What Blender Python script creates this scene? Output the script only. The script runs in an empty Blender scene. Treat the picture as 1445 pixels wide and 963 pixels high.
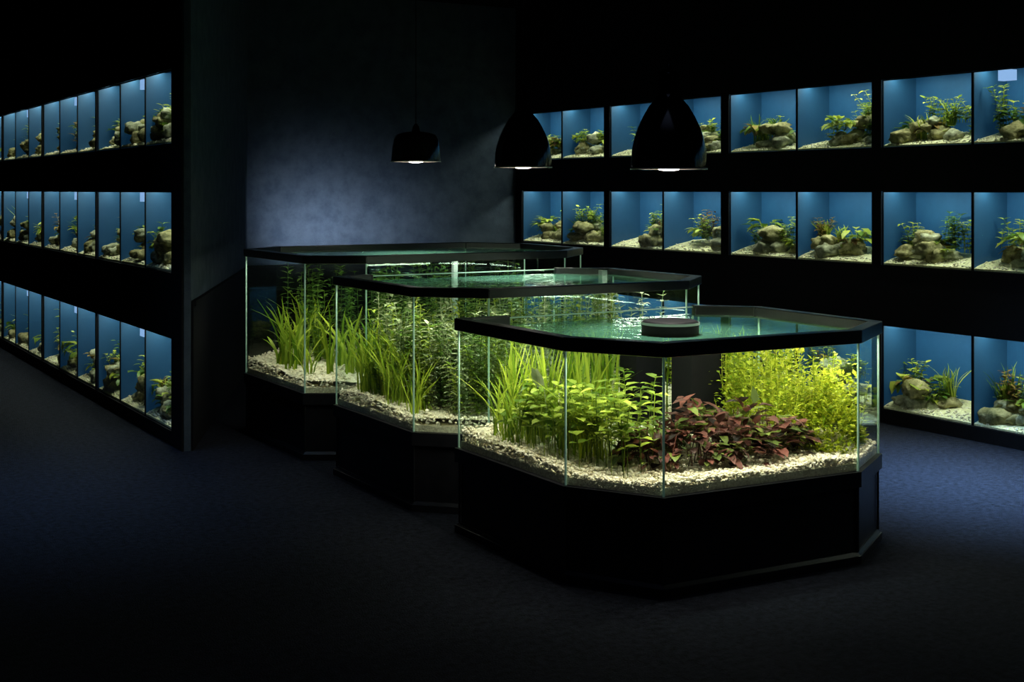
import bpy, math, random
from mathutils import Vector, Matrix, noise
random.seed(7)
R=random.random
def U(a,b): return a+(b-a)*random.random()
scene=bpy.context.scene
try:
    scene.view_settings.view_transform='Standard'
except Exception: pass

# ------------------------------------------------------------ materials
def newmat(name):
    m=bpy.data.materials.new(name); m.use_nodes=True
    nt=m.node_tree; nt.nodes.clear()
    out=nt.nodes.new('ShaderNodeOutputMaterial')
    return m,nt,out
def N(nt,t,**kw):
    n=nt.nodes.new(t)
    for k,v in kw.items(): setattr(n,k,v)
    return n
def pbr(name,col,rough=.5,spec=.5,col2=None,scale=20,bump=0,bscale=60,emis=None,estr=0,kind='noise',metal=0,rampw=(.35,.68)):
    m,nt,out=newmat(name)
    b=N(nt,'ShaderNodeBsdfPrincipled')
    b.inputs['Base Color'].default_value=(*col,1)
    b.inputs['Roughness'].default_value=rough
    b.inputs['Specular IOR Level'].default_value=spec
    b.inputs['Metallic'].default_value=metal
    tc=N(nt,'ShaderNodeTexCoord')
    if col2:
        if kind=='noise':
            t=N(nt,'ShaderNodeTexNoise'); t.inputs['Scale'].default_value=scale; t.inputs['Detail'].default_value=8; t.inputs['Roughness'].default_value=.65; o=t.outputs['Fac']
        elif kind=='voronoi':
            t=N(nt,'ShaderNodeTexVoronoi'); t.inputs['Scale'].default_value=scale
            s=N(nt,'ShaderNodeSeparateColor'); nt.links.new(t.outputs['Color'],s.inputs[0]); o=s.outputs[0]
        else:
            t=None; g=N(nt,'ShaderNodeNewGeometry'); o=g.outputs['Random Per Island']
        if t: nt.links.new(tc.outputs['Object'],t.inputs['Vector'])
        r=N(nt,'ShaderNodeValToRGB')
        r.color_ramp.elements[0].color=(*col,1); r.color_ramp.elements[1].color=(*col2,1)
        if kind=='noise':
            r.color_ramp.elements[0].position=rampw[0]; r.color_ramp.elements[1].position=rampw[1]
        nt.links.new(o,r.inputs[0]); nt.links.new(r.outputs[0],b.inputs['Base Color'])
    if bump:
        t=N(nt,'ShaderNodeTexNoise'); t.inputs['Scale'].default_value=bscale; t.inputs['Detail'].default_value=5
        nt.links.new(tc.outputs['Object'],t.inputs['Vector'])
        bp=N(nt,'ShaderNodeBump'); bp.inputs['Strength'].default_value=bump; bp.inputs['Distance'].default_value=.01
        nt.links.new(t.outputs['Fac'],bp.inputs['Height']); nt.links.new(bp.outputs[0],b.inputs['Normal'])
    if emis:
        b.inputs['Emission Color'].default_value=(*emis,1); b.inputs['Emission Strength'].default_value=estr
    nt.links.new(b.outputs[0],out.inputs[0])
    return m
def leafmat(name,c1,c2,trans=.4,rough=.45):
    m,nt,out=newmat(name)
    g=N(nt,'ShaderNodeNewGeometry'); r=N(nt,'ShaderNodeValToRGB')
    r.color_ramp.elements[0].color=(*c1,1); r.color_ramp.elements[1].color=(*c2,1)
    nt.links.new(g.outputs['Random Per Island'],r.inputs[0])
    b=N(nt,'ShaderNodeBsdfPrincipled'); b.inputs['Roughness'].default_value=rough; b.inputs['Specular IOR Level'].default_value=.25
    t=N(nt,'ShaderNodeBsdfTranslucent'); mx=N(nt,'ShaderNodeMixShader'); mx.inputs[0].default_value=trans
    nt.links.new(r.outputs[0],b.inputs['Base Color']); nt.links.new(r.outputs[0],t.inputs['Color'])
    nt.links.new(b.outputs[0],mx.inputs[1]); nt.links.new(t.outputs[0],mx.inputs[2]); nt.links.new(mx.outputs[0],out.inputs[0])
    return m
def glassmat(name,tint,base=.035,k=.6,p=4,diff=None,dfac=0,bump=0):
    m,nt,out=newmat(name)
    tr=N(nt,'ShaderNodeBsdfTransparent'); tr.inputs[0].default_value=(*tint,1)
    gl=N(nt,'ShaderNodeBsdfGlossy'); gl.inputs['Roughness'].default_value=.02; gl.inputs['Color'].default_value=(.9,1,.97,1)
    lw=N(nt,'ShaderNodeLayerWeight'); lw.inputs[0].default_value=.5
    pw=N(nt,'ShaderNodeMath',operation='POWER'); pw.inputs[1].default_value=p
    ml=N(nt,'ShaderNodeMath',operation='MULTIPLY_ADD'); ml.inputs[1].default_value=k; ml.inputs[2].default_value=base
    nt.links.new(lw.outputs['Facing'],pw.inputs[0]); nt.links.new(pw.outputs[0],ml.inputs[0])
    mx=N(nt,'ShaderNodeMixShader'); nt.links.new(ml.outputs[0],mx.inputs[0])
    src=tr.outputs[0]
    if diff:
        d=N(nt,'ShaderNodeBsdfDiffuse'); d.inputs[0].default_value=(*diff,1)
        t2=N(nt,'ShaderNodeBsdfTranslucent'); t2.inputs[0].default_value=(*diff,1)
        m0=N(nt,'ShaderNodeMixShader'); m0.inputs[0].default_value=.5
        nt.links.new(d.outputs[0],m0.inputs[1]); nt.links.new(t2.outputs[0],m0.inputs[2])
        m2=N(nt,'ShaderNodeMixShader'); m2.inputs[0].default_value=dfac
        nt.links.new(tr.outputs[0],m2.inputs[1]); nt.links.new(m0.outputs[0],m2.inputs[2]); src=m2.outputs[0]
    if bump:
        tc=N(nt,'ShaderNodeTexCoord'); t=N(nt,'ShaderNodeTexNoise'); t.inputs['Scale'].default_value=9; t.inputs['Detail'].default_value=2
        nt.links.new(tc.outputs['Object'],t.inputs['Vector'])
        bp=N(nt,'ShaderNodeBump'); bp.inputs['Strength'].default_value=bump; bp.inputs['Distance'].default_value=.02
        nt.links.new(t.outputs['Fac'],bp.inputs['Height']); nt.links.new(bp.outputs[0],gl.inputs['Normal'])
    nt.links.new(src,mx.inputs[1]); nt.links.new(gl.outputs[0],mx.inputs[2]); nt.links.new(mx.outputs[0],out.inputs[0])
    return m
def emat(name,col,s):
    m,nt,out=newmat(name); e=N(nt,'ShaderNodeEmission'); e.inputs[0].default_value=(*col,1); e.inputs[1].default_value=s
    nt.links.new(e.outputs[0],out.inputs[0]); return m

M_floor=pbr('carpet_dark_blue',(.0020,.0025,.0040),.95,.06,col2=(.016,.018,.029),scale=30,bump=1,bscale=130,rampw=(.3,.75))
M_wall=pbr('wall_navy_fabric',(.040,.056,.084),.9,.1,col2=(.070,.090,.122),scale=7,bump=.35,bscale=120)
M_black=pbr('black_panel',(.004,.004,.0055),.75,.12,col2=(.007,.007,.009),scale=30)
M_ceil=pbr('ceiling_black',(.004,.004,.005),.95,.05,col2=(.006,.006,.008))
M_cab=pbr('cabinet_black_laminate',(.006,.0065,.009),.38,.3,col2=(.011,.011,.015),scale=14,bump=.08,bscale=90)
M_rim=pbr('rim_black_plastic',(.008,.009,.012),.3,.5,col2=(.012,.013,.017),scale=40)
M_lid=pbr('lid_matt_black',(.004,.004,.005),.7,.15,col2=(.006,.006,.007),scale=10)
M_glass=glassmat('aquarium_glass',(.93,.985,.96))
M_wglass=glassmat('wall_glass',(.95,.98,1),base=.03,k=.35)
M_water=glassmat('water_surface',(.76,.95,.84),base=.03,k=.36,p=6,diff=(.17,.50,.34),dfac=.42,bump=.3)
M_seam=pbr('glass_edge',(.38,.62,.50),.25,.6,emis=(.3,.6,.45),estr=.05,col2=(.5,.75,.6),scale=5)  # slight emission put into the strips so the edges look lit
M_gravel=pbr('gravel_bed',(.66,.60,.42),.9,.2,col2=(.95,.90,.70),scale=110,kind='voronoi',bump=.8,bscale=120)
M_pebble=pbr('gravel_pebble',(.64,.57,.40),.8,.25,col2=(1,.95,.78),kind='island')
M_wgravel=pbr('wall_gravel',(.66,.64,.36),.9,.2,col2=(.97,.95,.62),scale=90,kind='voronoi',bump=.8,bscale=120)
M_rock=pbr('mossy_rock',(.10,.10,.035),.9,.2,col2=(.50,.45,.22),scale=14,bump=1,bscale=35)
M_rock2=pbr('grey_rock',(.15,.16,.09),.9,.2,col2=(.56,.56,.38),scale=18,bump=1,bscale=30)
M_blue=pbr('aquarium_blue_back',(.013,.064,.155),.6,.2,col2=(.019,.088,.20),scale=3,emis=(.006,.042,.110),estr=.45)  # faint glow put into the panel colour for evenly lit blue
M_blue2=pbr('aquarium_blue_side',(.011,.050,.112),.5,.3,col2=(.016,.066,.142),scale=3,emis=(.005,.037,.09),estr=.35)  # sides get the same built-in glow, a little dimmer
M_refl=emat('tube_reflection_glow',(.35,.6,1),.8)  # emissive stand-in for a fluorescent tube's reflection
M_grass=leafmat('vallisneria_leaf',(.10,.22,.010),(.46,.57,.055),.42)
M_round=leafmat('stem_plant_leaf',(.07,.15,.012),(.42,.51,.07),.35)
M_red=leafmat('red_plant_leaf',(.030,.022,.018),(.24,.085,.065),.2)
M_redg=leafmat('bronze_green_leaf',(.05,.08,.02),(.20,.25,.05),.25)
M_yel=leafmat('bright_bush_leaf',(.16,.28,.012),(.78,.80,.08),.4)
M_pale=leafmat('pale_fine_leaf',(.14,.24,.08),(.54,.60,.36),.3)
M_dkgreen=leafmat('dark_green_leaf',(.03,.09,.015),(.16,.28,.04),.3)
M_wleaf=leafmat('wall_plant_leaf',(.08,.18,.025),(.54,.60,.08),.35)
M_wleaf2=leafmat('wall_plant_leaf_red',(.12,.06,.025),(.38,.27,.06),.3)
M_shade=pbr('lamp_black_enamel',(.004,.004,.005),.12,.6,col2=(.006,.006,.007),scale=4)
M_inner=pbr('lamp_inner_enamel',(.55,.5,.45),.4,.5,col2=(.62,.57,.5),scale=4)
M_bulb=emat('lamp_bulb',(1,.90,.80),10)
M_tube=pbr('pale_plastic',(.22,.30,.28),.4,.5,col2=(.28,.36,.33),scale=6)

# ------------------------------------------------------------ mesh builder
class MB:
    def __init__(s): s.v=[];s.f=[];s.m=[];s.sm=[]
    def add(s,vs,fs,mi=0,smooth=False):
        o=len(s.v); s.v.extend(vs)
        for f in fs: s.f.append(tuple(i+o for i in f)); s.m.append(mi); s.sm.append(smooth)
    def box(s,x0,x1,y0,y1,z0,z1,mi=0):
        vs=[(x,y,z) for z in(z0,z1) for x,y in((x0,y0),(x1,y0),(x1,y1),(x0,y1))]
        s.add(vs,[(3,2,1,0),(4,5,6,7),(0,1,5,4),(1,2,6,5),(2,3,7,6),(3,0,4,7)],mi)
    def prism(s,poly,z0,z1,mi=0,poly2=None):
        n=len(poly); p2=poly2 or poly
        vs=[(x,y,z0) for x,y in poly]+[(x,y,z1) for x,y in p2]
        fs=[tuple(range(n))[::-1],tuple(range(n,2*n))]+[(i,(i+1)%n,(i+1)%n+n,i+n) for i in range(n)]
        s.add(vs,fs,mi)
    def quad(s,a,b,c,d,mi=0): s.add([a,b,c,d],[(0,1,2,3)],mi)
    def lathe(s,prof,cx,cy,cz,seg=40,mi=0,cap=False):
        vs=[];fs=[]
        for r,z in prof:
            for i in range(seg):
                a=2*math.pi*i/seg; vs.append((cx+r*math.cos(a),cy+r*math.sin(a),cz+z))
        for j in range(len(prof)-1):
            for i in range(seg):
                k=(i+1)%seg; fs.append((j*seg+i,j*seg+k,(j+1)*seg+k,(j+1)*seg+i))
        s.add(vs,fs,mi,True)
        if cap:
            n=len(prof)-1
            s.add([vs[n*seg+i] for i in range(seg)],[tuple(range(seg))],mi)
            s.add([vs[i] for i in range(seg)],[tuple(range(seg))[::-1]],mi)
    def obj(s,name,mats,parent=None):
        me=bpy.data.meshes.new(name); me.from_pydata(s.v,[],s.f)
        for m in mats: me.materials.append(m)
        me.polygons.foreach_set('material_index',s.m); me.polygons.foreach_set('use_smooth',s.sm); me.update()
        ob=bpy.data.objects.new(name,me); scene.collection.objects.link(ob)
        if parent: setp(ob,parent)
        return ob
def setp(ob,parent):
    ob.parent=parent; ob.matrix_parent_inverse=Matrix.Translation(-parent.location)
def empty(name,loc):
    e=bpy.data.objects.new(name,None); e.empty_display_size=.1; e.location=loc; scene.collection.objects.link(e); return e

import bmesh
def ico(n):
    bm=bmesh.new(); bmesh.ops.create_icosphere(bm,subdivisions=n,radius=1)
    vs=[v.co.copy() for v in bm.verts]; fs=[tuple(v.index for v in f.verts) for f in bm.faces]; bm.free(); return vs,fs
I1=ico(1); I3=ico(3)
def pebble(mb,x,y,z,r,mi):
    a=U(0,6.3); ca,sa=math.cos(a),math.sin(a); sx,sy,sz=U(.75,1.3)*r,U(.6,1.)*r,U(.45,.8)*r
    tl=U(-.5,.5)
    vs=[]
    for v in I1[0]:
        px,py,pz=v.x*sx,v.y*sy,v.z*sz
        pz+=px*tl
        vs.append((x+px*ca-py*sa,y+px*sa+py*ca,z+pz))
    mb.add(vs,I1[1],mi,False)
def rock(mb,x,y,z,rx,ry,rz,mi):
    off=Vector((U(0,50),U(0,50),U(0,50))); a=U(0,6.3); ca,sa=math.cos(a),math.sin(a)
    vs=[]
    for v in I3[0]:
        k=1+.42*noise.noise(v*1.5+off)+.24*noise.noise(v*3.6+off)
        px,py,pz=v.x*rx*k,v.y*ry*k,v.z*rz*k
        vs.append((x+px*ca-py*sa,y+px*sa+py*ca,z+pz))
    mb.add(vs,I3[1],mi,True)
def leaf(mb,b,d,L,W,mi,droop=.25,fold=.25):
    d=d.normalized(); up=Vector((0,0,1))
    if abs(d.z)>.95: up=Vector((1,0,0))
    s=d.cross(up).normalized(); n=s.cross(d)
    def P(t,w,c): return tuple(b+d*(L*t)-n*(droop*L*t*t)+s*w*W*.5+n*c*W)
    vs=[P(0,0,0),P(.33,-1,fold*.5),P(.33,0,0),P(.33,1,fold*.5),P(.7,-.75,fold*.4),P(.72,0,0),P(.7,.75,fold*.4),P(1,0,0)]
    mb.add(vs,[(0,2,1),(0,3,2),(1,2,5,4),(2,3,6,5),(4,5,7),(5,6,7)],mi,True)
def sleaf(mb,b,d,L,W,mi):
    d=d.normalized(); s=d.cross(Vector((U(-.4,.4),U(-.4,.4),1))).normalized(); n=s.cross(d)
    c=b+d*L*.5
    mb.add([tuple(b),tuple(c+s*W*.5+n*W*.2),tuple(b+d*L),tuple(c-s*W*.5+n*W*.2)],[(0,1,2),(0,2,3)],mi)
def blade(mb,b,h,lean,W,mi,seg=8,zmax=99,curl=0):
    ax=Vector((math.cos(lean[0]),math.sin(lean[0]),0)); sd=Vector((-ax.y,ax.x,0))
    ph=U(0,6.3); rot=U(-.8,.8); sd=(sd*math.cos(rot)+ax*math.sin(rot))
    vs=[]
    for i in range(seg+1):
        t=i/seg
        z=h*(t-curl*t**3)
        p=b+ax*(lean[1]*h*t**1.8)+Vector((0,0,z))+sd*(.02*math.sin(ph+t*4))*t
        if p.z>zmax: p.z=zmax-.003*R()
        w=W*.5*(1-.85*max(0,(t-.6)/.4)**1.5)
        vs+= [tuple(p-sd*w),tuple(p+sd*w)]
    mb.add(vs,[(2*i,2*i+1,2*i+3,2*i+2) for i in range(seg)],mi,True)
def stem(mb,pts,w,mi):
    vs=[];n=len(pts)
    for p in pts:
        for k in range(3):
            a=2.094*k; vs.append((p.x+w*math.cos(a),p.y+w*math.sin(a),p.z))
    fs=[]
    for j in range(n-1):
        for k in range(3):
            l=(k+1)%3; fs.append((3*j+k,3*j+l,3*j+3+l,3*j+3+k))
    mb.add(vs,fs,mi,True)
def rdir(zmin=-.2,zmax=1):
    a=U(0,6.283); z=U(zmin,zmax); r=math.sqrt(max(0,1-z*z)); return Vector((r*math.cos(a),r*math.sin(a),z))
def stemplant(mb,b,h,mi,lsize,step,leanr=.15,per=2,aspect=.55,up=.3,zmax=99,bare=0):
    la=U(0,6.3); lr=U(0,leanr); n=max(3,int(h/step)); pts=[]
    for i in range(n+1):
        t=i/n; z=min(b.z+h*t,zmax)
        pts.append(Vector((b.x+math.cos(la)*lr*h*t*t,b.y+math.sin(la)*lr*h*t*t,z)))
    stem(mb,pts,.0022,mi)
    for i,p in enumerate(pts[1:]):
        if i<bare*n: continue
        a0=i*1.57+U(-.3,.3)
        for k in range(per):
            a=a0+k*6.283/per
            d=Vector((math.cos(a),math.sin(a),up+U(-.2,.4)))
            L=lsize*U(.7,1.2)
            leaf(mb,p,d,L,L*aspect,mi,droop=U(.1,.5))

# ------------------------------------------------------------ polygon helpers
def offset(poly,d):
    n=len(poly); out=[]
    for i in range(n):
        p0=Vector(poly[i-1]);p1=Vector(poly[i]);p2=Vector(poly[(i+1)%n])
        e1=(p1-p0).normalized(); e2=(p2-p1).normalized()
        n1=Vector((-e1.y,e1.x)); n2=Vector((-e2.y,e2.x))
        q=p1+(n1+n2)*(d/(1+n1.dot(n2))); out.append((q.x,q.y))
    return out
def inside(poly,x,y):
    c=False;n=len(poly);j=n-1
    for i in range(n):
        xi,yi=poly[i];xj,yj=poly[j]
        if (yi>y)!=(yj>y) and x<(xj-xi)*(y-yi)/(yj-yi)+xi: c=not c
        j=i
    return c

# ------------------------------------------------------------ room shell
FX=2.49; RX=7.15; BY=11.9; CZ=3.6
rows=[(.095,.705),(1.135,1.67),(1.985,2.475)]
b=MB(); b.box(-4,8,-2.5,17.6,-.1,0); b.obj('floor',[M_floor])
b=MB(); b.box(-4,8,-2.5,17.6,CZ,CZ+.1); b.obj('ceiling',[M_ceil])
b=MB(); b.box(-4.1,-4,-2.5,17.6,0,CZ); b.obj('wall_west',[M_black])
b=MB(); b.box(-4,8,-2.6,-2.5,0,CZ); b.obj('wall_front',[M_black])
b=MB(); b.box(-4,2.95,17.5,17.6,0,CZ); b.obj('wall_far',[M_black])
b=MB(); b.box(4.1,8,BY,BY+.08,0,CZ); b.obj('wall_back',[M_wall])
b=MB(); b.prism([(2.505,8.30),(2.55,8.30),(4.2,BY),(4.15,BY+.05),(2.505,8.33)],0,CZ); b.obj('wall_slanted',[M_wall])
bands=[(0,.095),(.705,1.135),(1.67,1.985),(2.475,CZ)]
b=MB()
for z0,z1 in bands: b.box(FX,FX+.013,8.30,17.5,z0,z1)
LT=.685; Lmods=[8.53+i*(3*LT+.03) for i in range(4)]
for z0,z1 in rows:
    b.box(FX,FX+.013,8.30,8.53,z0,z1)
    for m in Lmods: b.box(FX,FX+.013,m+3*LT,m+3*LT+.03 if m<Lmods[-1] else 17.5,z0,z1)
b.obj('wall_left',[M_black])
b=MB(); b.box(2.88,2.94,9.4,17.5,0,CZ); b.obj('wall_left_service',[M_black])
Rmods=[(10.27,11.78),(8.556,10.18),(6.862,8.457),(5.17,6.773),(3.47,5.08),(1.77,3.38)]
b=MB()
for z0,z1 in bands: b.box(RX,RX+.013,-2.5,BY,z0,z1)
for z0,z1 in rows:
    ys=[BY]
    for a,c in Rmods: ys+=[c,a]
    ys.append(-2.5)
    for i in range(0,len(ys),2): b.box(RX,RX+.013,ys[i+1],ys[i],z0,z1)
b.obj('wall_right',[M_black])
b=MB(); b.box(7.62,7.7,-2.5,BY,0,CZ); b.obj('wall_right_service',[M_black])
b=MB()
def alongwall(off,z0,z1,mi=0):
    b.prism([(2.556,8.30),(2.556+off*.9,8.30-off*.2),(4.2+off,BY-off),(7.1,BY-off),(7.1,BY-.002),(4.203,BY-.002)],z0,z1,mi)
alongwall(.012,0,.93); alongwall(.03,.93,.965)
b.obj('trim_wainscot',[M_black])

# ------------------------------------------------------------ wall aquariums
def wplant(mb,x,y,z,h,mi,kind):
    if kind==0:
        for k in range(int(U(18,30))):
            a=U(0,6.28); L=U(.5,1)*h; d=Vector((math.cos(a)*.6,math.sin(a)*.9,U(.4,1.6)))
            b0=Vector((x,y,z)); tip=b0+d.normalized()*L*.6
            stem(mb,[b0,tip],.0018,mi); leaf(mb,tip,Vector((d.x,d.y,U(-.2,.5))),L*.5+.012,L*.28+.010,mi,.4)
    elif kind==1:
        for k in range(11): stemplant(mb,Vector((x+U(-.04,.04),y+U(-.08,.08),z)),h*U(.5,1.15),mi,.052,.03,.5)
    else:
        for k in range(30): blade(mb,Vector((x+U(-.02,.02),y+U(-.05,.05),z)),h*U(.6,1.2),(U(0,6.28),U(.1,.7)),.010,mi,6,curl=.2)
MATW=[M_blue,M_blue2,M_wglass,M_wgravel,M_pebble,M_rock,M_rock2,M_wleaf,M_wleaf2,M_dkgreen,M_black,M_refl,M_seam]
def walltank(x,y0,y1,z0,z1,dn,df,refl=None):
    b=MB(); g=.006; a,c=y0+g,y1-g; xf=x+.016; zt2=z1+.085
    nx,ny=8,26; o=Vector((U(0,90),U(0,90),0)); vs=[]
    dm=min(dn,df); taper=dn<df
    def gz(xx,yy):
        u=max(0,min(1,(xx-xf)/max(dm,.2)))
        return z0+.014+.085*u**.8+.022*u**.5*(noise.noise(Vector((yy*5,xx*5,0))+o))
    for j in range(ny+1):
        v=j/ny; yy=a+(c-a)*v; dd=dn+(df-dn)*v-.004
        for i in range(nx+1):
            xx=xf+.003+dd*i/nx
            vs.append((xx,yy,gz(xx,yy)))
    # contents first
    H=z1-z0; m0=.11
    cy=a+(c-a)*(U(.6,.7) if taper else U(.25,.75)); nr=random.choice([6,7,8,9,10])
    if taper: dm=.19
    for k in range(nr):
        r=min(U(.05,.10),dm*.42); spread=.27 if k<nr*.6 else .11
        yy=min(max(cy+U(-spread,spread),a+(.28 if taper else m0)),c-m0)
        lo=min(.085,dm*.5); xx=xf+U(lo,max(lo+.01,min(dm-.12,.2))); lift=0 if k<nr*.6 else U(.06,.14)
        rock(b,xx,yy,gz(xx,yy)+r*.3+lift,r*.95,r*U(.9,1.4),r*U(.5,.85),random.choice([5,5,6]))
    sc=H/.53
    for k in range(random.choice([5,6,7,8])):
        yy=min(max(cy+U(-.32,.32),a+(.25 if taper else .09)),c-.09); xx=xf+min(U(.12,.28),dm*.6)
        wplant(b,xx,yy,gz(xx,yy)+U(-.01,.10),U(.10,.22)*sc,random.choice([7,7,7,7,9,8]),random.choice([0,0,1,1,2]))
    if R()<.7 and not taper:
        yy=random.choice([a+.12,c-.12]); xx=xf+min(.2,dm*.6); wplant(b,xx,yy,gz(xx,yy)-.01,U(.24,.36)*sc,random.choice([7,9]),random.choice([0,1,2]))
    # keep everything within the panes
    nv=[]
    for p in b.v:
        yy=min(max(p[1],a+.008),c-.008); dd=dn+(df-dn)*(yy-a)/(c-a)
        nv.append((min(max(p[0],xf+.008),xf+dd-.01),yy,min(p[2],z1+.02)))
    b.v=nv
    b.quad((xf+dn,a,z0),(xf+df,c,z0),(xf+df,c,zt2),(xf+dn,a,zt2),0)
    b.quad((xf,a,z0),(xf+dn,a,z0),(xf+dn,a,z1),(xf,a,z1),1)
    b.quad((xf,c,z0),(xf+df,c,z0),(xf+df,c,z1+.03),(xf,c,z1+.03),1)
    b.quad((xf,a,z0+.002),(xf+dn,a,z0+.002),(xf+df,c,z0+.002),(xf,c,z0+.002),10)
    b.quad((xf,a,z0),(xf,c,z0),(xf,c,z1),(xf,a,z1),2)
    b.box(xf-.002,xf+.004,y0,a+.004,z0,z1,10); b.box(xf-.002,xf+.004,c-.004,y1,z0,z1,10)
    b.box(xf-.002,xf+.006,y0,y1,z1-.008,z1,10)
    fs=[(j*(nx+1)+i,j*(nx+1)+i+1,(j+1)*(nx+1)+i+1,(j+1)*(nx+1)+i) for j in range(ny) for i in range(nx)]
    b.add(vs,fs,3,True)
    for j in range(ny):
        p=vs[j*(nx+1)];q=vs[(j+1)*(nx+1)]
        b.quad((p[0],p[1],z0+.004),(q[0],q[1],z0+.004),q,p,3)
    for k in range(170):
        v=R(); u=R()**1.6; yy=a+.012+(c-a-.024)*v; dd=dn+(df-dn)*v-.03
        xx=xf+.014+dd*u
        pebble(b,xx,yy,gz(xx,yy)+U(-.004,.004),U(.007,.014),4)
    if refl is not None:
        b.box(xf+.03,xf+.09,refl-.05,refl+.05,z1-.075,z1-.005,11)  # glowing box placed where a tube reflection shows, not a lamp
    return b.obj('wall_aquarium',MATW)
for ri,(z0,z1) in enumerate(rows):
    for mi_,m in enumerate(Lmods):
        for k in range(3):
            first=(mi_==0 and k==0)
            walltank(FX,m+k*LT,m+(k+1)*LT,z0,z1,.085 if first else .32,.32,refl=(m+k*LT+.2) if k==1 else None)
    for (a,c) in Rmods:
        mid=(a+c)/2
        walltank(RX,a,mid,z0,z1,.34,.34,refl=(5.74 if abs(a-5.17)<.01 and ri==2 else None))
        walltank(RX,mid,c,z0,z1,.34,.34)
def area(name,loc,sx,sy,energy,col,rot=(0,0,0),parent=None,spread=math.pi):
    l=bpy.data.lights.new(name,'AREA'); l.shape='RECTANGLE'; l.size=sx; l.size_y=sy; l.energy=energy; l.color=col; l.spread=spread
    o=bpy.data.objects.new(name,l); o.location=loc; o.rotation_euler=rot; scene.collection.objects.link(o)
    if parent: setp(o,parent)
    return o
WL=(.90,1.0,.78)
for z0,z1 in rows:
    area('wall_aquarium_strip_light',(FX+.10,12.6,z1+.045),.05,8.2,40,WL)
    area('wall_aquarium_strip_light',(RX+.11,6.8,z1+.045),.05,10.1,60,WL)

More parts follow.
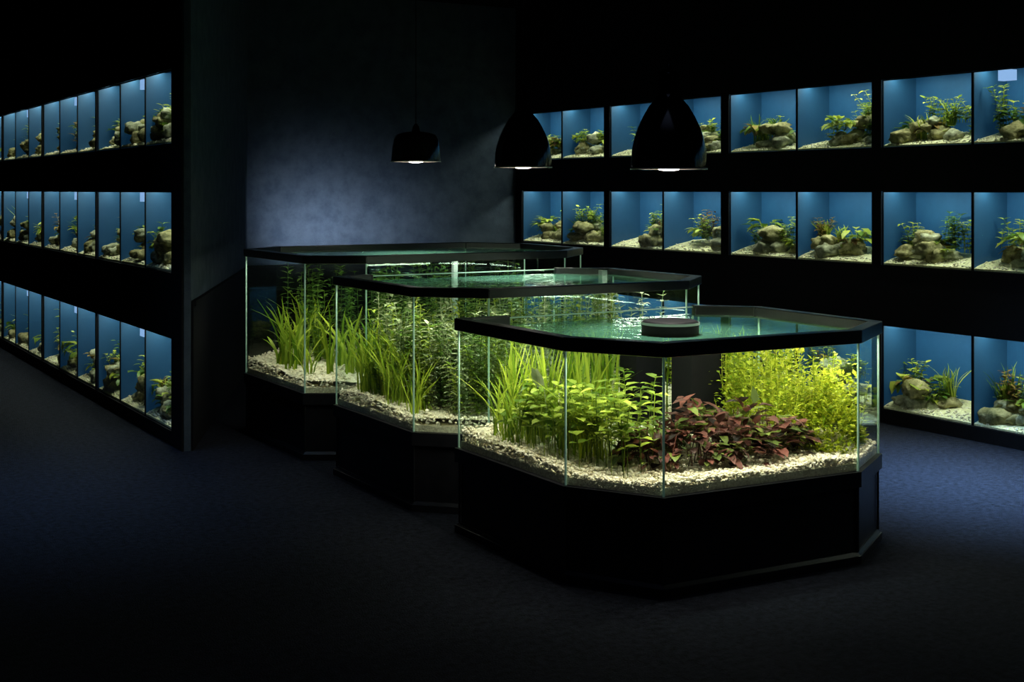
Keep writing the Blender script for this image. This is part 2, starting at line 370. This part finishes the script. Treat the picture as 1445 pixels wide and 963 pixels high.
# ------------------------------------------------------------ island aquariums
T1=[(3.07,5.66),(3.07,4.70),(3.30,4.31),(4.36,4.26),(4.74,4.50),(4.78,5.40),(4.53,5.66),(3.34,5.66)]
T2=[(3.07,7.17),(3.07,6.15),(3.36,5.86),(4.62,5.82),(4.95,6.12),(4.95,7.0),(4.65,7.25),(3.32,7.25)]
T3=[(3.07,8.74),(3.07,7.66),(3.40,7.46),(4.85,7.42),(5.2,7.75),(5.25,8.6),(4.95,9.0),(3.40,9.03)]
def island(poly,zr0,zr1,skip,ghf,npeb,seed):
    random.seed(seed)
    cx=sum(p[0] for p in poly)/len(poly); cy=sum(p[1] for p in poly)/len(poly)
    E=empty('display_aquarium',(cx,cy,0))
    n=len(poly); zg=.415
    b=MB()
    b.prism(offset(poly,-.012),0,.035); b.prism(offset(poly,-.006),.035,.05,0,offset(poly,.006))
    b.prism(offset(poly,.012),.05,.345); b.prism(offset(poly,-.012),.345,zg-.002)
    inner=offset(poly,.006)
    for (x,y) in inner[:7]: b.box(x-.004,x+.004,y-.004,y+.004,.05,.345)
    b.obj('cabinet',[M_cab],E)
    o=offset(poly,-.014); i_=offset(poly,.05); b=MB()
    for k in range(n):
        if k in skip: continue
        l=(k+1)%n
        vs=[(*o[k],zr0),(*o[l],zr0),(*i_[l],zr0),(*i_[k],zr0),(*o[k],zr1),(*o[l],zr1),(*i_[l],zr1),(*i_[k],zr1)]
        b.add(vs,[(3,2,1,0),(4,5,6,7),(0,1,5,4),(1,2,6,5),(2,3,7,6),(3,0,4,7)])
    ob=b.obj('rim',[M_rim],E); bv=ob.modifiers.new('b','BEVEL'); bv.width=.004; bv.segments=2
    gp=offset(poly,.004); b=MB()
    for k in range(n):
        l=(k+1)%n; b.quad((*gp[k],zg),(*gp[l],zg),(*gp[l],zr0 if k not in skip else zr1-.015),(*gp[k],zr0 if k not in skip else zr1-.015))
    b.obj('glass',[M_glass],E)
    b=MB()
    for (x,y) in gp[:7]: b.prism([(x+.0055*math.cos(a),y+.0055*math.sin(a)) for a in [0,1.05,2.09,3.14,4.19,5.24]],zg,zr0)
    for k in skip:
        l=(k+1)%n; z=zr1-.015
        p,q=gp[k],gp[l]; b.add([(p[0],p[1]-.004,z),(q[0],q[1]-.004,z),(q[0],q[1]+.004,z),(p[0],p[1]+.004,z),(p[0],p[1]-.004,z+.006),(q[0],q[1]-.004,z+.006),(q[0],q[1]+.004,z+.006),(p[0],p[1]+.004,z+.006)],[(3,2,1,0),(4,5,6,7),(0,1,5,4),(1,2,6,5),(2,3,7,6),(3,0,4,7)])
    b.obj('glass_seam',[M_seam],E)
    wp=offset(poly,.008); b=MB(); zw=zr0+.012
    b.add([(x,y,zw) for x,y in wp],[tuple(range(n))]); b.obj('water',[M_water],E)
    ip=offset(poly,.012); b=MB(); b.prism(ip,zg,.448)
    x0=min(p[0] for p in ip);x1=max(p[0] for p in ip);y0=min(p[1] for p in ip);y1=max(p[1] for p in ip)
    st=.03; nx=int((x1-x0)/st)+1; ny=int((y1-y0)/st)+1; vid={}; vs=[];fs=[]
    ip2=offset(poly,.03)
    for i in range(nx):
        for j in range(ny):
            xx,yy=x0+(i+.5)*st,y0+(j+.5)*st
            if not inside(ip2,xx,yy): continue
            q=[]
            for (p,r) in((i,j),(i+1,j),(i+1,j+1),(i,j+1)):
                if (p,r) not in vid:
                    gx,gy=x0+p*st,y0+r*st; vid[(p,r)]=len(vs); vs.append((gx,gy,ghf(gx,gy)-.004))
                q.append(vid[(p,r)])
            fs.append(tuple(q))
    b.add(vs,fs,0,True)
    cnt=0
    while cnt<npeb:
        xx,yy=U(x0,x1),U(y0,y1)
        if R()<.5: yy=y0+(y1-y0)*R()**2
        if not inside(ip2,xx,yy): continue
        pebble(b,xx,yy,ghf(xx,yy)+U(-.003,.006),U(.006,.0125),1); cnt+=1
    ep=offset(poly,.02)
    for k in range(n):
        p=Vector(ep[k]);q=Vector(ep[(k+1)%n]); L=(q-p).length
        for _ in range(int(L*npeb/9)):
            t=R(); s=p.lerp(q,t); pebble(b,s.x,s.y,U(zg+.008,ghf(s.x,s.y)+.004),U(.006,.0115),1)
    b.obj('gravel',[M_gravel,M_pebble],E)
    return E,zw
def rimfill(E,poly,edges,z,e,col,tilt=24):  # unseen strips added under the rim to light the plants
    ip=offset(poly,.035)
    for k,w in edges:
        p=Vector(ip[k]);q=Vector(ip[(k+1)%len(poly)]); L=(q-p).length; c=(p+q)/2; d=(q-p).normalized()
        ang=math.atan2(d.y,d.x)
        o=area('rim_fill_light',(c.x,c.y,z),L*.92,.025,e*w*L,col,parent=E)
        o.rotation_euler=(Matrix.Rotation(ang,4,'Z')@Matrix.Rotation(math.radians(tilt),4,'X')).to_euler()
LC=(1,.95,.77)
g1=lambda x,y:.468+.022*noise.noise(Vector((x*3,y*3,0)))+.03*max(0,(y-4.5))
E1,w1=island(T1,.99,1.05,[6],g1,5200,11)
g2=lambda x,y:.485+.02*noise.noise(Vector((x*3,y*3,3)))+.03*max(0,(y-6.2))
E2,w2=island(T2,1.12,1.17,[6],g2,3000,12)
g3=lambda x,y:.492+.02*noise.noise(Vector((x*3,y*3,6)))+.03*max(0,(y-7.8))
E3,w3=island(T3,1.22,1.27,[],g3,2400,13)
rimfill(E1,T1,[(0,1.0),(1,1.2),(2,1.2),(3,1),(4,.9),(5,.5),(7,.5)],.982,6.0,LC)
rimfill(E2,T2,[(0,1.1),(1,1.6),(2,1),(3,.6),(4,.6)],1.112,4.6,(1,.99,.80),34)
rimfill(E3,T3,[(0,1.2),(1,1.2),(2,.5),(4,.3)],1.212,3.8,(1,.99,.82),30)

# ---- planting tank 1
random.seed(21)
G=lambda x,y,g: Vector((x,y,g(x,y)-.005))
P1=offset(T1,.06)
def scat(poly,x0,x1,y0,y1):
    while True:
        x,y=U(x0,x1),U(y0,y1)
        if inside(poly,x,y): return x,y
b=MB()
for c in range(14):
    cx,cy=scat(P1,3.12,3.42,4.85,5.5)
    for k in range(14): blade(b,G(cx+U(-.025,.025),cy+U(-.03,.03),g1),U(.2,.44),(U(0,6.28),U(.2,1.0)),U(.005,.010),0,8,w1-.02,U(0,.35))
for c in range(34):
    cx,cy=scat(P1,3.2,4.7,5.2,5.56)
    if 3.74<cx<4.14 and cy<5.5: continue
    for k in range(9): blade(b,G(cx+U(-.03,.03),cy+U(-.03,.03),g1),U(.35,.5),(U(0,6.28),U(.03,.35)),U(.009,.017),0,8,w1-.03)
b.obj('vallisneria',[M_grass],E1)
b=MB()
for c in range(44):
    x,y=scat(P1,3.13,3.36,4.72,5.3)
    stemplant(b,G(x,y,g1),U(.12,.34),0,.058,.032,.5,2,.85,bare=.35)
for c in range(30):
    x,y=scat(P1,3.22,3.50,4.55,4.95)
    stemplant(b,G(x,y,g1),U(.14,.40),0,.066,.038,.45,2,.6,bare=.3)
for c in range(14):
    x,y=scat(P1,3.5,3.72,4.85,5.3)
    stemplant(b,G(x,y,g1),U(.2,.36),0,.055,.038,.25,2,.55)
b.obj('stem_plant',[M_round],E1)
b=MB()
for k in range(9):
    x,y=scat(P1,3.2,3.34,4.72,4.95)
    for q in range(7): blade(b,G(x+U(-.02,.02),y+U(-.02,.02),g1),U(.15,.3),(U(0,6.28),U(.1,.4)),.006,0,6)
b.obj('stalk_clump',[M_yel],E1)
b=MB()
for (x,y,z,r) in [(3.16,5.02,.83,.045),(3.22,4.9,.70,.03)]:
    stem(b,[G(x+.05,y+.03,g1),Vector((x+.02,y,z-.15)),Vector((x,y,z))],.002,0)
    for k in range(2): leaf(b,Vector((x-.01,y+.02,z-r)),Vector((-.15,.25-.5*k,1)),r*2.1,r*2.0,0,.1,.1)
b.obj('lily_leaf',[M_pale],E1)
def mound(b,n,cx,cy,rx,ry,rot,z0,h,Lr,asp,mats,g,poly,small=False,inner=.35,lf=.7,zcap=.93):
    ca,sa=math.cos(rot),math.sin(rot); k=0
    while k<n:
        a=U(0,6.283); r=math.sqrt(R()); u,v=r*math.cos(a),r*math.sin(a)
        x=cx+u*rx*ca-v*ry*sa; y=cy+u*rx*sa+v*ry*ca
        if not inside(poly,x,y): continue
        lump=.74+lf*noise.noise(Vector((x*6,y*6,cx)))+lf*.5*noise.noise(Vector((x*17,y*17,cx)))
        top=min(h*math.sqrt(max(.03,1-r*r*.9))*lump, zcap-g(x,y)-U(0,.06))
        z=g(x,y)+top*(1-inner*R()**1.5) if R()<.75 else g(x,y)+top*R()
        d=Vector((u+U(-.8,.8),v+U(-.8,.8),U(-.1,.8)))
        L=U(*Lr)
        if small: sleaf(b,Vector((x,y,z)),d,L,L*asp,random.choice(mats))
        else: leaf(b,Vector((x,y,z)),d,L,L*asp,random.choice(mats),U(.1,.6))
        k+=1
b=MB()
mound(b,620,3.84,4.62,.48,.20,-.17,0,.28,(.05,.085),.66,[0,0,0,1],g1,P1)
mound(b,460,3.78,4.60,.46,.18,-.17,0,.20,(.035,.06),.62,[0,0,1,1],g1,P1)
for k in range(70):
    x,y=scat(P1,3.4,4.25,4.5,4.8); stem(b,[G(x,y,g1),Vector((x+U(-.03,.03),y+U(-.03,.03),g1(x,y)+U(.1,.2)))],.0025,0)
b.obj('red_leaf_bush',[M_red,M_redg],E1)
b=MB()
mound(b,4200,4.43,4.94,.27,.54,.1,0,.50,(.018,.040),.6,[0],g1,P1,True,.7,1.1)
mound(b,1700,4.50,4.55,.18,.2,0,0,.34,(.018,.040),.6,[0],g1,P1,True,.7,1.1)
for k in range(210):
    x,y=scat(P1,4.16,4.68,4.5,5.4); h=U(.25,.45)*(.7 if y<4.62 else 1)
    p0=G(x,y,g1); p1=p0+Vector((U(-.09,.07),U(-.07,.07),h)); stem(b,[p0,p1],.0016,0)
    for q in range(16):
        t=.35+.65*q/16+U(-.02,.02); sleaf(b,p0.lerp(p1,t),rdir(-.1,.5),U(.022,.042)*(1.15-.5*t),.018,0)
b.obj('bright_green_bush',[M_yel],E1)
b=MB(); b.box(4.03,4.24,5.04,5.2,.44,.96); b.box(3.93,4.10,5.36,5.50,.44,.96); b.obj('filter_column',[M_lid],E1)
b=MB()
b.lathe([(.118,-.07),(.134,-.066),(.134,-.012),(.128,-.004),(.12,0)],3.79,4.90,1.068,48,0,True)
b.lathe([(.1375,-.018),(.1375,-.006)],3.79,4.90,1.068,48,1)
b.box(3.80,3.84,4.98,5.1,.99,1.0,0)
b.obj('feeder_lid',[M_lid,M_tube],E1)

# ---- planting tank 2
P2=offset(T2,.07); P2b=offset(T2,.13); b=MB()
for c in range(22):
    cx,cy=scat(P2,3.12,3.36,6.5,7.1); hh=U(.7,1.1)
    for k in range(12): blade(b,G(cx+U(-.03,.03),cy+U(-.03,.03),g2),U(.25,.52)*hh,(U(0,6.28),U(.05,.6)),U(.007,.014),0,8,w2-.06,U(0,.3))
for c in range(7):
    cx,cy=scat(P2,3.12,3.24,6.25,6.7)
    for k in range(12): blade(b,G(cx+U(-.03,.03),cy+U(-.03,.03),g2),U(.15,.36),(U(0,6.28),U(.1,.7)),U(.006,.010),0,8)
b.obj('vallisneria',[M_grass],E2)
b=MB()
for c in range(80):
    x,y=scat(P2b,3.24,3.8,5.98,6.5)
    stemplant(b,G(x,y,g2),U(.26,.56),random.choice([0,0,2,1]),.05,.024,.4,4,.36,.3,w2-.05)
for c in range(48):
    x,y=scat(P2b,3.18,3.5,6.55,7.1)
    stemplant(b,G(x,y,g2),U(.40,.57),random.choice([0,0,2,1]),.052,.028,.25,3,.4,.3,w2-.05)
b.obj('fine_leaf_plant',[M_pale,M_round,M_dkgreen],E2)
b=MB()
for c in range(110):
    x,y=scat(P2b,3.6,4.85,6.3,7.12)
    stemplant(b,G(x,y,g2),U(.48,.60),random.choice([0,2,1]),.05,.034,.15,3,.45,.3,w2-.03)
b.obj('background_stem_plant',[M_dkgreen,M_round,M_pale],E2)
b=MB(); b.box(4.79,4.83,6.9,6.94,.44,1.165); b.obj('filter_tube',[M_tube],E2)
# ---- planting tank 3
P3=offset(T3,.07); P3b=offset(T3,.13); b=MB()
for c in range(20):
    cx,cy=scat(P3,3.17,3.6,7.78,8.65)
    hh=U(.75,1.3)
    for k in range(9): blade(b,G(cx+U(-.03,.03),cy+U(-.03,.03),g3),U(.2,.5)*hh,(U(0,6.28),U(.1,.8)),U(.010,.024),0,8,w3-.05,U(0,.4))
b.obj('vallisneria',[M_grass],E3)
b=MB()
for c in range(90):
    x,y=scat(P3b,3.35,5.1,8.3,8.9)
    stemplant(b,G(x,y,g3),U(.45,.70),0,.055,.036,.15,3,.45,.3,w3-.03)
b.obj('background_stem_plant',[M_dkgreen],E3)
b=MB(); b.box(4.07,4.10,7.56,7.59,.44,1.22); b.obj('filter_tube',[M_tube],E3)

# ------------------------------------------------------------ pendants
def pendant(x,y,z,prof,inner,energy):
    E=empty('pendant_lamp',(x,y,z)); b=MB()
    b.lathe(prof,x,y,z,56,0); b.lathe(inner,x,y,z,56,1)
    b.lathe([(prof[0][0],0),(inner[0][0],.001)],x,y,z,56,0)
    b.lathe([(prof[0][0]+.002,0),(prof[0][0]+.003,.005),(prof[0][0]+.001,.008)],x,y,z,56,1)
    b.obj('shade',[M_shade,M_inner],E)
    top=prof[-1][1]
    b=MB(); b.lathe([(.0035,top-.02),(.0035,CZ-z-.03)],x,y,z,10,0); b.lathe([(.05,CZ-z-.03),(.055,CZ-z-.001)],x,y,z,24,0,True)
    b.obj('cord',[M_lid],E)
    b=MB(); b.lathe([(.02,-.005),(.045,-.002),(.06,.012),(.055,.04),(.03,.07),(.02,.1)],x,y,z,28,0,True); b.obj('bulb',[M_bulb],E)
    l=bpy.data.lights.new('lamp_spot','SPOT'); l.energy=energy; l.spot_size=math.radians(84); l.spot_blend=.6; l.shadow_soft_size=.04; l.color=(1,.96,.86)
    o=bpy.data.objects.new('lamp_spot',l); o.location=(x,y,z-.06); scene.collection.objects.link(o); setp(o,E)
bell=[(.18,0),(.179,.03),(.174,.1),(.163,.15),(.147,.2),(.123,.25),(.094,.3),(.068,.33),(.055,.35),(.05,.37),(.05,.45),(.045,.462),(.012,.475),(.008,.52)]
bin_=[(.172,.003),(.168,.1),(.14,.2),(.09,.29),(.04,.32)]
pendant(3.815,4.943,1.775,bell,bin_,70)
pendant(4.26,7.0,1.817,bell,bin_,60)
drum=[(.174,0),(.173,.03),(.166,.1),(.155,.16),(.14,.19),(.1,.207),(.03,.215),(.022,.25),(.008,.27)]
pendant(4.137,8.244,1.874,drum,[(.166,.003),(.158,.1),(.13,.17),(.02,.19)],50)

# wall washer standing behind the rear tank
E=empty('wall_washer_lamp',(5.15,11.2,0)); b=MB()
b.box(4.95,5.35,11.1,11.3,0,.03); b.box(5.12,5.18,11.17,11.23,.03,1.0); b.box(4.50,6.25,11.14,11.20,1.0,1.06)
b.obj('stand',[M_shade],E)
for (lx,e,s,tx,tz) in ((4.70,40,96,4.72,1.36),(5.25,30,100,5.3,1.34),(5.85,9,104,5.95,1.3)):
    l=bpy.data.lights.new('washer_beam','SPOT'); l.energy=e; l.spot_size=math.radians(s); l.spot_blend=1; l.shadow_soft_size=.12; l.color=(.76,.88,1)
    o=bpy.data.objects.new('washer_beam',l); p=Vector((lx,11.23,1.12)); o.location=p
    o.rotation_euler=(Vector((tx,BY,tz))-p).to_track_quat('-Z','Y').to_euler(); scene.collection.objects.link(o); setp(o,E)

w=bpy.data.worlds.new('World'); scene.world=w; w.use_nodes=True
bg=w.node_tree.nodes['Background']; bg.inputs[0].default_value=(.3,.45,1,1); bg.inputs[1].default_value=.01
area('floor_fill_light',(6.1,5.1,3.55),.6,1.4,85,(.38,.66,1),spread=math.radians(40))  # added blue fill over the floor, no fixture on the ceiling
area('floor_fill_light',(1.5,7.6,3.55),1.0,2.2,12,(.36,.62,1),spread=math.radians(50))
area('floor_fill_light',(1.8,3.4,3.55),3,2,2,(.5,.62,1),spread=math.radians(100))

# ------------------------------------------------------------ camera
cam=bpy.data.cameras.new('camera'); cam.sensor_width=36; cam.lens=46.1; cam.shift_y=-213.5/1445; cam.clip_start=.05; cam.clip_end=60
co=bpy.data.objects.new('camera',cam); co.location=(0,0,1.68); co.rotation_euler=(math.pi/2,0,-math.radians(30.84))
scene.collection.objects.link(co); scene.camera=co
